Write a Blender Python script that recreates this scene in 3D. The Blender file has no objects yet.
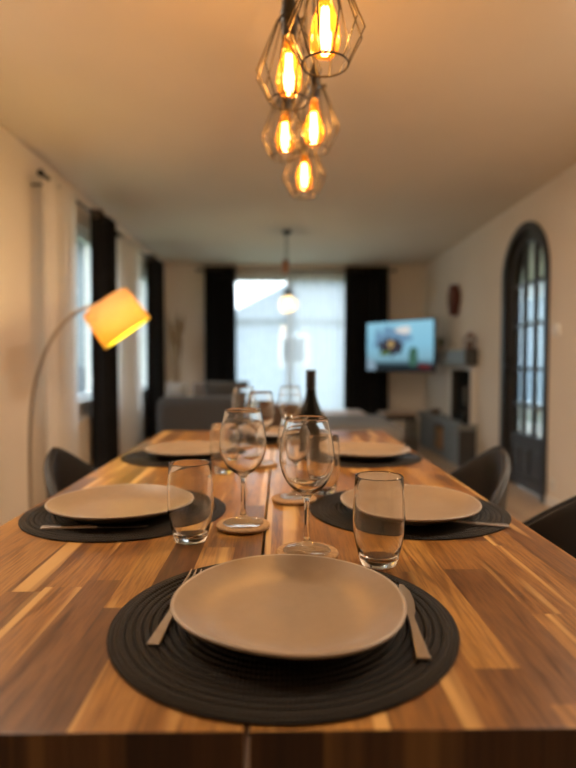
import bpy, bmesh, math, random
from mathutils import Vector, Matrix
PI = math.pi
random.seed(7)
S = bpy.context.scene
C = S.collection
CAM_H = 1.05
TT = 0.755            # table top height

# ------------------------------------------------------------------ materials
def new_mat(name):
    m = bpy.data.materials.new(name); m.use_nodes = True
    nt = m.node_tree; nt.nodes.clear()
    out = nt.nodes.new('ShaderNodeOutputMaterial')
    return m, nt, out
def N(nt, typ, **kw):
    n = nt.nodes.new(typ)
    for k, v in kw.items():
        if k in n.bl_rna.properties: setattr(n, k, v)
        else: n.inputs[k.replace('_', ' ')].default_value = v
    return n
def L(nt, a, b): nt.links.new(a, b)
def math_n(nt, op, a, b=None, c=None):
    n = nt.nodes.new('ShaderNodeMath'); n.operation = op
    for i, v in enumerate((a, b, c)):
        if v is None: continue
        if isinstance(v, (int, float)): n.inputs[i].default_value = v
        else: nt.links.new(v, n.inputs[i])
    return n.outputs[0]
def ramp(nt, fac, stops, interp='LINEAR'):
    r = nt.nodes.new('ShaderNodeValToRGB'); r.color_ramp.interpolation = interp
    els = r.color_ramp.elements
    while len(els) < len(stops): els.new(0.5)
    for e, (p, c) in zip(els, stops):
        e.position = p; e.color = (*c, 1)
    nt.links.new(fac, r.inputs[0]); return r.outputs[0]
def mixc(nt, fac, a, b, mode='MIX'):
    n = nt.nodes.new('ShaderNodeMix'); n.data_type = 'RGBA'; n.blend_type = mode
    for sock, v in ((0, fac), (6, a), (7, b)):
        if isinstance(v, (int, float)): n.inputs[sock].default_value = v
        elif isinstance(v, tuple): n.inputs[sock].default_value = (*v, 1)
        else: nt.links.new(v, n.inputs[sock])
    return n.outputs[2]
def pbr(name, col, rough=0.5, metal=0.0, var=0.08, scale=20, bump=0.0, bscale=200, coat=0.0, spec=0.5, sheen=0.0):
    m, nt, out = new_mat(name)
    b = N(nt, 'ShaderNodeBsdfPrincipled')
    tc = N(nt, 'ShaderNodeTexCoord')
    no = N(nt, 'ShaderNodeTexNoise'); no.inputs['Scale'].default_value = scale; no.inputs['Detail'].default_value = 4
    L(nt, tc.outputs['Object'], no.inputs['Vector'])
    c0 = tuple(max(0, v*(1-var)) for v in col); c1 = tuple(min(1, v*(1+var)) for v in col)
    L(nt, ramp(nt, no.outputs[0], [(0.3, c0), (0.7, c1)]), b.inputs['Base Color'])
    b.inputs['Roughness'].default_value = rough; b.inputs['Metallic'].default_value = metal
    b.inputs['Coat Weight'].default_value = coat; b.inputs['Specular IOR Level'].default_value = spec
    b.inputs['Sheen Weight'].default_value = sheen
    if bump:
        n2 = N(nt, 'ShaderNodeTexNoise'); n2.inputs['Scale'].default_value = bscale
        L(nt, tc.outputs['Object'], n2.inputs['Vector'])
        bp = N(nt, 'ShaderNodeBump'); bp.inputs['Strength'].default_value = bump; bp.inputs['Distance'].default_value = 0.002
        L(nt, n2.outputs[0], bp.inputs['Height']); L(nt, bp.outputs[0], b.inputs['Normal'])
    L(nt, b.outputs[0], out.inputs[0])
    return m
def emis(name, col, strength):
    m, nt, out = new_mat(name)
    e = N(nt, 'ShaderNodeEmission'); e.inputs[0].default_value = (*col, 1); e.inputs[1].default_value = strength
    L(nt, e.outputs[0], out.inputs[0]); return m
def thin_glass(name, tint=(1, 1, 1), gloss=0.06, translucent=0.0, tcol=(1, .6, .2)):
    m, nt, out = new_mat(name)
    t = N(nt, 'ShaderNodeBsdfTransparent'); t.inputs[0].default_value = (*tint, 1)
    g = N(nt, 'ShaderNodeBsdfGlossy'); g.inputs['Roughness'].default_value = 0.03
    lw = N(nt, 'ShaderNodeLayerWeight'); lw.inputs[0].default_value = 0.25
    f = math_n(nt, 'ADD', math_n(nt, 'MULTIPLY', lw.outputs['Fresnel'], 0.5), gloss)
    mx = N(nt, 'ShaderNodeMixShader'); L(nt, f, mx.inputs[0]); L(nt, t.outputs[0], mx.inputs[1]); L(nt, g.outputs[0], mx.inputs[2])
    last = mx
    if translucent:
        tr = N(nt, 'ShaderNodeBsdfTranslucent'); tr.inputs[0].default_value = (*tcol, 1)
        m2 = N(nt, 'ShaderNodeMixShader'); m2.inputs[0].default_value = translucent
        L(nt, mx.outputs[0], m2.inputs[1]); L(nt, tr.outputs[0], m2.inputs[2]); last = m2
    L(nt, last.outputs[0], out.inputs[0]); return m
def cloth(name, col, transp, transl, weave=True):
    m, nt, out = new_mat(name)
    d = N(nt, 'ShaderNodeBsdfDiffuse'); d.inputs[0].default_value = (*col, 1)
    tl = N(nt, 'ShaderNodeBsdfTranslucent'); tl.inputs[0].default_value = (*col, 1)
    tp = N(nt, 'ShaderNodeBsdfTransparent')
    m1 = N(nt, 'ShaderNodeMixShader'); m1.inputs[0].default_value = transl
    L(nt, d.outputs[0], m1.inputs[1]); L(nt, tl.outputs[0], m1.inputs[2])
    m2 = N(nt, 'ShaderNodeMixShader'); m2.inputs[0].default_value = transp
    L(nt, m1.outputs[0], m2.inputs[1]); L(nt, tp.outputs[0], m2.inputs[2])
    if weave:
        tc = N(nt, 'ShaderNodeTexCoord'); no = N(nt, 'ShaderNodeTexNoise'); no.inputs['Scale'].default_value = 9
        L(nt, tc.outputs['Object'], no.inputs['Vector'])
        L(nt, math_n(nt, 'MULTIPLY_ADD', no.outputs[0], 0.1, transp-0.05), m2.inputs[0])
    L(nt, m2.outputs[0], out.inputs[0]); return m

def board_wood(name, w, ln, stops, rough=0.35, grain=1.0, bump=0.08, streak=0.35, along='Y', coat=0.0, joint=0.0):
    m, nt, out = new_mat(name)
    tc = N(nt, 'ShaderNodeTexCoord'); sp = N(nt, 'ShaderNodeSeparateXYZ'); L(nt, tc.outputs['Object'], sp.inputs[0])
    ax, ay = (sp.outputs[0], sp.outputs[1]) if along == 'Y' else (sp.outputs[1], sp.outputs[0])
    v1 = N(nt, 'ShaderNodeTexVoronoi', voronoi_dimensions='1D'); v1.inputs['Scale'].default_value = 1; v1.inputs['Randomness'].default_value = 0.55
    L(nt, math_n(nt, 'DIVIDE', ax, w), v1.inputs['W'])
    s1 = N(nt, 'ShaderNodeSeparateColor'); L(nt, v1.outputs['Color'], s1.inputs[0])
    off = math_n(nt, 'MULTIPLY', s1.outputs[0], 57.3)
    v2 = N(nt, 'ShaderNodeTexVoronoi', voronoi_dimensions='1D'); v2.inputs['Scale'].default_value = 1; v2.inputs['Randomness'].default_value = 0.6
    L(nt, math_n(nt, 'ADD', math_n(nt, 'DIVIDE', ay, ln), off), v2.inputs['W'])
    s2 = N(nt, 'ShaderNodeSeparateColor'); L(nt, v2.outputs['Color'], s2.inputs[0])
    base = ramp(nt, s2.outputs[0], stops)
    # grain
    cx = N(nt, 'ShaderNodeCombineXYZ')
    L(nt, math_n(nt, 'MULTIPLY', ax, 75), cx.inputs[0]); L(nt, math_n(nt, 'MULTIPLY', ay, 4.5), cx.inputs[1])
    L(nt, math_n(nt, 'ADD', math_n(nt, 'MULTIPLY', s2.outputs[1], 40), math_n(nt, 'MULTIPLY', s1.outputs[1], 23)), cx.inputs[2])
    g = N(nt, 'ShaderNodeTexNoise'); g.inputs['Scale'].default_value = 1; g.inputs['Detail'].default_value = 5; g.inputs['Distortion'].default_value = 0.9
    L(nt, cx.outputs[0], g.inputs['Vector'])
    g2 = N(nt, 'ShaderNodeTexNoise'); g2.inputs['Scale'].default_value = 4; g2.inputs['Detail'].default_value = 3
    L(nt, cx.outputs[0], g2.inputs['Vector'])
    gr = ramp(nt, g.outputs[0], [(0.32, (0.42, 0.36, 0.30)), (0.5, (1, 1, 1)), (0.68, (1.0, 1.0, 1.0)), (0.8, (0.62, 0.55, 0.48))])
    c = mixc(nt, min(1, 0.75*grain), base, gr, 'MULTIPLY')
    gf = ramp(nt, g2.outputs[0], [(0.35, (0.60, 0.54, 0.48)), (0.58, (1, 1, 1))])
    c = mixc(nt, min(1, 0.8*grain), c, gf, 'MULTIPLY')
    # pale sapwood streaks
    if streak:
        cx2 = N(nt, 'ShaderNodeCombineXYZ')
        L(nt, math_n(nt, 'MULTIPLY', ax, 22), cx2.inputs[0]); L(nt, math_n(nt, 'MULTIPLY', ay, 0.9), cx2.inputs[1])
        L(nt, math_n(nt, 'MULTIPLY', s2.outputs[2], 31), cx2.inputs[2])
        st = N(nt, 'ShaderNodeTexNoise'); st.inputs['Scale'].default_value = 1; st.inputs['Detail'].default_value = 2
        L(nt, cx2.outputs[0], st.inputs['Vector'])
        sf = ramp(nt, st.outputs[0], [(0.585, (0, 0, 0)), (0.64, (1, 1, 1))])
        c = mixc(nt, math_n(nt, 'MULTIPLY', sf, streak), c, (0.60, 0.36, 0.12))
    if joint:
        jl = ramp(nt, N(nt, 'ShaderNodeMath').outputs[0], [(0, (1, 1, 1)), (1, (1, 1, 1))]) if False else None
        ve = N(nt, 'ShaderNodeTexVoronoi', voronoi_dimensions='1D', feature='DISTANCE_TO_EDGE'); ve.inputs['Scale'].default_value = 1; ve.inputs['Randomness'].default_value = 0.55
        L(nt, math_n(nt, 'DIVIDE', ax, w), ve.inputs['W'])
        jr = ramp(nt, ve.outputs[0], [(0.0, (1-joint,)*3), (0.02, (1, 1, 1))])
        c = mixc(nt, 1.0, c, jr, 'MULTIPLY')
    b = N(nt, 'ShaderNodeBsdfPrincipled'); L(nt, c, b.inputs['Base Color'])
    L(nt, math_n(nt, 'MULTIPLY_ADD', g.outputs[0], 0.18, rough-0.09), b.inputs['Roughness'])
    b.inputs['Coat Weight'].default_value = coat; b.inputs['Coat Roughness'].default_value = 0.25
    bp = N(nt, 'ShaderNodeBump'); bp.inputs['Strength'].default_value = bump; bp.inputs['Distance'].default_value = 0.001
    L(nt, g2.outputs[0], bp.inputs['Height']); L(nt, bp.outputs[0], b.inputs['Normal'])
    L(nt, b.outputs[0], out.inputs[0]); return m

M = {}
M['table'] = board_wood('acacia_boards', 0.050, 0.34, [(0.0, (0.115, 0.044, 0.009)), (0.25, (0.215, 0.088, 0.017)), (0.55, (0.285, 0.125, 0.024)), (0.85, (0.34, 0.160, 0.033)), (1.0, (0.44, 0.235, 0.060))], rough=0.34, streak=0.75, grain=1.15)
M['endgrain'] = board_wood('acacia_end_grain', 0.050, 5.0, [(0.0, (0.030, 0.013, 0.006)), (0.5, (0.060, 0.028, 0.011)), (1.0, (0.13, 0.07, 0.03))], rough=0.6, streak=0.2)  # end grain tone, with the table edge's shade put into the colour
M['floor'] = board_wood('oak_floor', 0.19, 1.3, [(0.0, (0.36, 0.25, 0.16)), (0.5, (0.45, 0.32, 0.21)), (1.0, (0.52, 0.38, 0.25))], rough=0.45, grain=0.5, streak=0, joint=0.4)
M['wall'] = pbr('painted_plaster', (0.80, 0.72, 0.62), 0.85, var=0.02, scale=3, bump=0.15, bscale=120)
M['ceiling'] = pbr('painted_ceiling', (0.70, 0.62, 0.52), 0.9, var=0.02, scale=2)
M['white'] = pbr('white_paint', (0.75, 0.73, 0.69), 0.45, var=0.02)
M['radiator'] = pbr('enamel_cream', (0.68, 0.62, 0.54), 0.4, var=0.02)
M['stone'] = pbr('stoneware_beige', (0.26, 0.182, 0.112), 0.36, var=0.05, scale=60, bump=0.08, bscale=500, spec=0.45)
M['stone_rim'] = pbr('stoneware_rim', (0.33, 0.27, 0.21), 0.4, var=0.06, scale=80)
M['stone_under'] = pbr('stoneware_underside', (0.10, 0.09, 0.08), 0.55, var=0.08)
M['steel'] = pbr('brushed_steel', (0.50, 0.46, 0.42), 0.3, metal=1.0, var=0.05)
M['black'] = pbr('black_metal', (0.012, 0.011, 0.010), 0.4, metal=0.3)
M['brasswire'] = pbr('aged_black_wire', (0.035, 0.026, 0.013), 0.4, metal=0.6)
M['blackplastic'] = pbr('black_plastic', (0.015, 0.014, 0.013), 0.35)
M['cork'] = pbr('cork_disc', (0.32, 0.19, 0.088), 0.75, spec=0.2, var=0.25, scale=220, bump=0.4, bscale=300)
M['leather'] = pbr('charcoal_leather', (0.010, 0.008, 0.007), 0.5, var=0.12, bump=0.3, bscale=350, spec=0.4)
M['sofa'] = pbr('grey_upholstery', (0.062, 0.059, 0.056), 0.95, var=0.1, scale=60, bump=0.4, bscale=400, sheen=0.2)
M['cushlight'] = pbr('light_grey_cushion', (0.36, 0.37, 0.36), 0.95, var=0.08, bump=0.3, sheen=0.2)
M['cushbrown'] = pbr('brown_cushion', (0.16, 0.095, 0.06), 0.95, var=0.15, bump=0.3, sheen=0.2)
M['cushtaupe'] = pbr('taupe_cushion', (0.20, 0.155, 0.125), 0.95, var=0.15, bump=0.3, sheen=0.2)
M['ottoman_top'] = pbr('pale_grey_fabric', (0.17, 0.165, 0.16), 0.95, var=0.06, bump=0.3)
M['tan_top'] = pbr('tan_wood_top', (0.40, 0.27, 0.18), 0.5, var=0.15)
M['curtain_black'] = pbr('black_curtain', (0.010, 0.010, 0.011), 0.9, var=0.2, spec=0.2)
M['sheer'] = cloth('sheer_curtain', (0.85, 0.83, 0.79), 0.45, 0.55)
M['sheer_side'] = cloth('sheer_linen', (0.88, 0.84, 0.78), 0.15, 0.6)
M['bottle'] = pbr('dark_bottle_glass', (0.004, 0.005, 0.004), 0.22, var=0.1, spec=0.2)
M['foil'] = pbr('black_foil', (0.012, 0.011, 0.011), 0.3)
M['door'] = pbr('charcoal_door_paint', (0.040, 0.040, 0.041), 0.4, var=0.08)
M['door_dark'] = pbr('black_door_surround', (0.018, 0.016, 0.015), 0.45, var=0.1)
M['mantel'] = pbr('slate_grey_paint', (0.20, 0.215, 0.215), 0.5, var=0.12, scale=12)
M['mantel_dark'] = pbr('dark_slate', (0.050, 0.047, 0.045), 0.5, var=0.12)  # dark lamp fittings; on hearth and mantel ends, shade put into the colour
M['firebox'] = pbr('fireplace_glass_black', (0.008, 0.008, 0.008), 0.12)
M['log'] = pbr('firewood', (0.42, 0.24, 0.12), 0.8, var=0.3, scale=30)
M['rust'] = pbr('carved_dark_wood', (0.11, 0.030, 0.018), 0.5, var=0.3)
M['pampas'] = pbr('dried_grass', (0.30, 0.19, 0.095), 0.9, var=0.2)
M['vase'] = pbr('brown_vase', (0.20, 0.12, 0.07), 0.5, var=0.1)
M['chrome'] = pbr('brushed_nickel', (0.42, 0.37, 0.31), 0.3, metal=1)
M['shade'] = cloth('ochre_shade_fabric', (0.95, 0.68, 0.36), 0.0, 0.55, weave=False)
M['diffuser'] = emis('lamp_diffuser_glow', (1.0, 0.78, 0.03), 1.6)
M['filament'] = emis('filament_glow', (1.0, 0.62, 0.22), 30)
M['bulbglass'] = thin_glass('amber_bulb_glass', (1.0, 0.66, 0.26), 0.03, 0.06, (1.0, 0.33, 0.02))
M['windowglass'] = thin_glass('window_glass', (0.95, 0.98, 0.98), 0.03)
M['doorglass'] = thin_glass('door_glass', (0.82, 0.90, 0.94), 0.05)
M['creamshade'] = thin_glass('cream_glass', (0.95, 0.78, 0.45), 0.05, 0.2, (1.0, 0.85, 0.55))
M['copper'] = pbr('copper_socket', (0.45, 0.20, 0.10), 0.35, metal=0.8)
M['green'] = pbr('lawn', (0.10, 0.13, 0.07), 0.95, var=0.3, scale=1.5)
M['side'] = pbr('side_house_render', (0.15, 0.17, 0.175), 0.9, var=0.08, scale=0.6)
M['render'] = pbr('neighbour_render', (0.15, 0.17, 0.195), 0.9, var=0.06, scale=1)
M['rooft'] = pbr('neighbour_roof', (0.10, 0.115, 0.13), 0.8, var=0.1, scale=2)
M['ceramic'] = pbr('pale_ceramic', (0.55, 0.48, 0.38), 0.5)
M['leafgreen'] = pbr('leaf_green', (0.10, 0.13, 0.04), 0.6, var=0.3)
def glass_mat():
    m, nt, out = new_mat('clear_glass')
    g = N(nt, 'ShaderNodeBsdfGlass'); g.inputs['IOR'].default_value = 1.48; g.inputs['Roughness'].default_value = 0.0
    g.inputs[0].default_value = (0.985, 0.985, 0.98, 1)
    t = N(nt, 'ShaderNodeBsdfTransparent'); t.inputs[0].default_value = (0.97, 0.97, 0.965, 1)
    mx = N(nt, 'ShaderNodeMixShader'); mx.inputs[0].default_value = 0.0
    L(nt, g.outputs[0], mx.inputs[1]); L(nt, t.outputs[0], mx.inputs[2])
    L(nt, mx.outputs[0], out.inputs[0]); return m
M['glass'] = glass_mat()

def mat_placemat():
    m, nt, out = new_mat('black_woven_placemat')
    tc = N(nt, 'ShaderNodeTexCoord'); sp = N(nt, 'ShaderNodeSeparateXYZ'); L(nt, tc.outputs['Object'], sp.inputs[0])
    x, y = sp.outputs[0], sp.outputs[1]
    r = math_n(nt, 'SQRT', math_n(nt, 'ADD', math_n(nt, 'MULTIPLY', x, x), math_n(nt, 'MULTIPLY', y, y)))
    th = math_n(nt, 'ARCTAN2', y, x)
    row = math_n(nt, 'FLOOR', math_n(nt, 'DIVIDE', r, 0.00465))
    cnt = math_n(nt, 'ROUND', math_n(nt, 'MULTIPLY', math_n(nt, 'ADD', row, 0.5), 6.0))
    a = math_n(nt, 'ADD', math_n(nt, 'MULTIPLY', th, cnt), math_n(nt, 'MULTIPLY', row, PI))
    ang = math_n(nt, 'ABSOLUTE', math_n(nt, 'SINE', math_n(nt, 'MULTIPLY', a, 0.5)))
    rr = math_n(nt, 'ABSOLUTE', math_n(nt, 'SINE', math_n(nt, 'MULTIPLY', r, PI/0.00465)))
    h = math_n(nt, 'MULTIPLY', math_n(nt, 'POWER', ang, 0.6), math_n(nt, 'POWER', rr, 0.6))
    col = ramp(nt, h, [(0.0, (0.002, 0.002, 0.002)), (0.4, (0.004, 0.0035, 0.003)), (1.0, (0.028, 0.019, 0.011))])
    b = N(nt, 'ShaderNodeBsdfPrincipled'); L(nt, col, b.inputs['Base Color']); b.inputs['Roughness'].default_value = 0.45; b.inputs['Specular IOR Level'].default_value = 0.15
    bp = N(nt, 'ShaderNodeBump'); bp.inputs['Strength'].default_value = 0.9; bp.inputs['Distance'].default_value = 0.002
    L(nt, h, bp.inputs['Height']); L(nt, bp.outputs[0], b.inputs['Normal'])
    L(nt, b.outputs[0], out.inputs[0]); return m
M['placemat'] = mat_placemat()

def mat_screen():
    m, nt, out = new_mat('tv_picture')
    tc = N(nt, 'ShaderNodeTexCoord'); sp = N(nt, 'ShaderNodeSeparateXYZ'); L(nt, tc.outputs['Object'], sp.inputs[0])
    u, v = sp.outputs[0], sp.outputs[2]     # metres from screen centre
    vv = math_n(nt, 'MULTIPLY_ADD', v, 1/0.62, 0.5)
    c = ramp(nt, vv, [(0.0, (0.012, 0.016, 0.02)), (0.14, (0.02, 0.03, 0.035)), (0.26, (0.22, 0.42, 0.52)), (0.55, (0.25, 0.55, 0.72)), (1.0, (0.30, 0.62, 0.78))])
    def blob(cx, cz, rx, rz, col, c, noisy=0.5):
        no = N(nt, 'ShaderNodeTexNoise'); no.inputs['Scale'].default_value = 14; L(nt, tc.outputs['Object'], no.inputs['Vector'])
        du = math_n(nt, 'DIVIDE', math_n(nt, 'SUBTRACT', u, cx), rx); dv = math_n(nt, 'DIVIDE', math_n(nt, 'SUBTRACT', v, cz), rz)
        d = math_n(nt, 'ADD', math_n(nt, 'MULTIPLY', du, du), math_n(nt, 'MULTIPLY', dv, dv))
        d = math_n(nt, 'ADD', d, math_n(nt, 'MULTIPLY', math_n(nt, 'SUBTRACT', no.outputs[0], 0.5), 3*noisy))
        f = ramp(nt, d, [(0.7, (1, 1, 1)), (1.0, (0, 0, 0))])
        return mixc(nt, f, c, col)
    c = blob(-0.12, 0.09, 0.30, 0.16, (0.16, 0.30, 0.45), c, 1.2)
    c = blob(0.08, 0.19, 0.13, 0.05, (0.75, 0.72, 0.68), c, 0.8)
    c = blob(-0.12, -0.01, 0.21, 0.12, (0.04, 0.035, 0.045), c, 0.8)
    c = blob(-0.12, 0.03, 0.05, 0.05, (0.45, 0.30, 0.12), c, 0.8)
    c = blob(-0.20, -0.08, 0.09, 0.03, (0.10, 0.16, 0.05), c, 0.8)
    c = blob(0.22, -0.13, 0.07, 0.13, (0.05, 0.13, 0.09), c, 0.8)
    c = blob(-0.46, -0.24, 0.12, 0.10, (0.25, 0.36, 0.45), c, 0.3)
    c = blob(0.38, -0.24, 0.10, 0.04, (0.10, 0.02, 0.02), c, 0.8)
    e = N(nt, 'ShaderNodeEmission'); L(nt, c, e.inputs[0]); e.inputs[1].default_value = 0.36
    L(nt, e.outputs[0], out.inputs[0]); return m
M['screen'] = mat_screen()

# ------------------------------------------------------------------ mesh helpers
def obj(name, bm, mat, parent=None, smooth=False, loc=None, rot=None, bevel=0, solid=0, subsurf=0):
    bmesh.ops.recalc_face_normals(bm, faces=bm.faces)
    me = bpy.data.meshes.new(name); bm.to_mesh(me); bm.free()
    if isinstance(mat, (list, tuple)):
        for x in mat: me.materials.append(x)
    else: me.materials.append(mat)
    if smooth:
        for p in me.polygons: p.use_smooth = True
    o = bpy.data.objects.new(name, me); C.objects.link(o)
    if parent: o.parent = parent
    if loc: o.location = loc
    if rot: o.rotation_euler = rot
    if solid:
        s = o.modifiers.new('s', 'SOLIDIFY'); s.thickness = solid; s.offset = 0
    if bevel:
        b = o.modifiers.new('b', 'BEVEL'); b.width = bevel; b.segments = 3; b.limit_method = 'ANGLE'
    if subsurf:
        b = o.modifiers.new('u', 'SUBSURF'); b.levels = subsurf; b.render_levels = subsurf
    return o
def shade_auto(o, deg=35):
    me = o.data
    for p in me.polygons: p.use_smooth = True
    me.set_sharp_from_angle(angle=math.radians(deg))
def box(bm, x0, x1, y0, y1, z0, z1):
    vs = [bm.verts.new((x, y, z)) for z in (z0, z1) for y in (y0, y1) for x in (x0, x1)]
    for f in ((0, 1, 3, 2), (4, 5, 7, 6), (0, 1, 5, 4), (2, 3, 7, 6), (0, 2, 6, 4), (1, 3, 7, 5)):
        bm.faces.new([vs[i] for i in f])
    return bm
def B(*a): return box(bmesh.new(), *a)
def lathe(bm, prof, seg=48, rmod=None, closed=False, center=(0, 0)):
    """prof: list of (r,z); closed loops the profile back on itself"""
    rings = []
    for r, z in prof:
        if r < 1e-6: rings.append([bm.verts.new((center[0], center[1], z))])
        else:
            ring = []
            for i in range(seg):
                a = 2*PI*i/seg; k = rmod(a, r) if rmod else 1
                ring.append(bm.verts.new((center[0]+r*k*math.cos(a), center[1]+r*k*math.sin(a), z)))
            rings.append(ring)
    pairs = list(zip(rings, rings[1:]))
    if closed: pairs.append((rings[-1], rings[0]))
    for A, Bq in pairs:
        for i in range(seg):
            j = (i+1) % seg
            if len(A) == 1 and len(Bq) == 1: break
            if len(A) == 1: bm.faces.new((A[0], Bq[i], Bq[j]))
            elif len(Bq) == 1: bm.faces.new((A[i], A[j], Bq[0]))
            else: bm.faces.new((A[i], A[j], Bq[j], Bq[i]))
    return bm
def LA(prof, seg=48, rmod=None, closed=False, center=(0, 0)): return lathe(bmesh.new(), prof, seg, rmod, closed, center)
def tube(bm, pts, rad, seg=8, closed=False):
    pts = [Vector(p) for p in pts]; n = len(pts); rings = []
    rads = rad if isinstance(rad, (list, tuple)) else [rad]*n
    up = None
    for i, p in enumerate(pts):
        if closed: t = (pts[(i+1) % n]-pts[i-1]).normalized()
        else: t = (pts[min(i+1, n-1)]-pts[max(i-1, 0)]).normalized()
        if up is None:
            up = t.orthogonal().normalized()
        up = (up - t*up.dot(t)).normalized()
        w = t.cross(up)
        rings.append([bm.verts.new(p+(up*math.cos(2*PI*k/seg)+w*math.sin(2*PI*k/seg))*rads[i]) for k in range(seg)])
    prs = list(zip(rings, rings[1:]))
    for A, Q in prs:
        for k in range(seg):
            bm.faces.new((A[k], A[(k+1) % seg], Q[(k+1) % seg], Q[k]))
    if closed:
        A, Q = rings[-1], rings[0]
        best = min(range(seg), key=lambda s: (A[0].co-Q[s].co).length)
        for k in range(seg):
            bm.faces.new((A[k], A[(k+1) % seg], Q[(k+1+best) % seg], Q[(k+best) % seg]))
    else:
        bm.faces.new(rings[0]); bm.faces.new(rings[-1][::-1])
    return bm
def TU(*a, **k): return tube(bmesh.new(), *a, **k)
def circle_pts(r, z, n=40, c=(0, 0)): return [(c[0]+r*math.cos(2*PI*i/n), c[1]+r*math.sin(2*PI*i/n), z) for i in range(n)]
def extrude_poly(bm, pts, vec):
    vs = [bm.verts.new(p) for p in pts]; f = bm.faces.new(vs)
    r = bmesh.ops.extrude_face_region(bm, geom=[f])
    bmesh.ops.translate(bm, vec=vec, verts=[e for e in r['geom'] if isinstance(e, bmesh.types.BMVert)])
    bmesh.ops.triangulate(bm, faces=[x for x in bm.faces if len(x.verts) > 4])
    return bm
def cushion(w, d, h, n=10, p=0.42):
    """puffed pillow; w x d x h, centred"""
    bm = bmesh.new(); g = {}
    for s in (1, -1):
        for i in range(n+1):
            for j in range(n+1):
                u, v = -1+2*i/n, -1+2*j/n
                k = ((1-u*u)*(1-v*v))**p if abs(u) < 1 and abs(v) < 1 else 0
                pin = 1-0.07*(1-abs(v))*0 - 0.06*(u*u*(1-v*v)+v*v*(1-u*u))
                key = (i, j, s if k else 0)
                if key not in g: g[key] = bm.verts.new((u*w/2*pin, v*d/2*pin, s*h/2*k))
    for s in (1, -1):
        for i in range(n):
            for j in range(n):
                q = []
                for a, b in ((i, j), (i+1, j), (i+1, j+1), (i, j+1)):
                    q.append(g.get((a, b, s)) or g.get((a, b, 0)))
                try: bm.faces.new(q)
                except ValueError: pass
    return bm
def tag(o, label=None, cat=None, group=None, kind=None):
    if label: o['label'] = label
    if cat: o['category'] = cat
    if group: o['group'] = group
    if kind: o['kind'] = kind
    return o
def thing(name, label, cat, loc=(0, 0, 0), rz=0, group=None):
    o = bpy.data.objects.new(name, None); C.objects.link(o); o.empty_display_size = 0.05
    o.location = loc; o.rotation_euler = (0, 0, rz); return tag(o, label, cat, group)
def dup(root, loc, rz, label, group=None, scale=None):
    r = root.copy(); C.objects.link(r); r.location = loc; r.rotation_euler = (0, 0, rz); r['label'] = label
    if group: r['group'] = group
    if scale: r.scale = scale
    for ch in list(root.children):
        c = ch.copy(); C.objects.link(c); c.parent = r
        for g in ch.children:
            d = g.copy(); C.objects.link(d); d.parent = c
    return r
def struct(name, bm, mat, **k): return tag(obj(name, bm, mat, **k), kind='structure')

# ------------------------------------------------------------------ room shell
XL, XR, YB, YF, ZC = -1.56, 1.98, 7.65, -2.6, 2.38
T = 0.16
struct('floor', B(XL-T, XR+T, YF-T, YB+T, -0.12, 0.0), M['floor'])
struct('ceiling', B(XL-T, XR+T, YF-T, YB+T, ZC, ZC+0.15), M['ceiling'])
def wall_with_holes(x0, x1, holes, horiz, fixed0, fixed1):
    """strip wall from x0..x1 along an axis, holes=(a,b,z0,z1)"""
    bm = bmesh.new()
    def bx(a, b, z0, z1):
        if b-a < 1e-4 or z1-z0 < 1e-4: return
        if horiz: box(bm, a, b, fixed0, fixed1, z0, z1)
        else: box(bm, fixed0, fixed1, a, b, z0, z1)
    cur = x0
    for a, b, z0, z1 in holes:
        bx(cur, a, 0, ZC); bx(a, b, 0, z0); bx(a, b, z1, ZC); cur = b
    bx(cur, x1, 0, ZC); return bm
WA = (3.82, 5.0, 0.74, 2.12); WB = (5.55, 6.95, 0.74, 2.12)
WK = (-0.66, 0.93, 0.12, 2.22)
struct('wall_left', wall_with_holes(YF, YB, [WA, WB], False, XL-T, XL), M['wall'])
struct('wall_back', wall_with_holes(XL-T, XR+T, [WK], True, YB, YB+T), M['wall'])
struct('wall_front', B(XL-T, XR+T, YF-T, YF, 0, ZC), M['wall'])
# right wall with an arched doorway
D0, D1, SPR = 4.10, 4.97, 1.745
dc, dr = (D0+D1)/2, (D1-D0)/2
pts = [(XR, YF, 0), (XR, D0, 0)] + [(XR, dc-dr*math.cos(PI*i/28), SPR+dr*math.sin(PI*i/28)) for i in range(29)] + [(XR, D1, 0), (XR, YB, 0), (XR, YB, ZC), (XR, YF, ZC)]
struct('wall_right', extrude_poly(bmesh.new(), pts, Vector((T, 0, 0))), M['wall'])
# baseboards
struct('baseboard_right', box(B(XR-0.012, XR, D1, YB-0.012, 0, 0.07), XR-0.012, XR, YF, D0, 0, 0.07), M['white'])
struct('baseboard_left', B(XL, XL+0.012, YF, YB-0.012, 0, 0.07), M['white'])
struct('baseboard_back', B(XL, WK[0]-0.02, YB-0.012, YB, 0, 0.07), M['white'])

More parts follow.
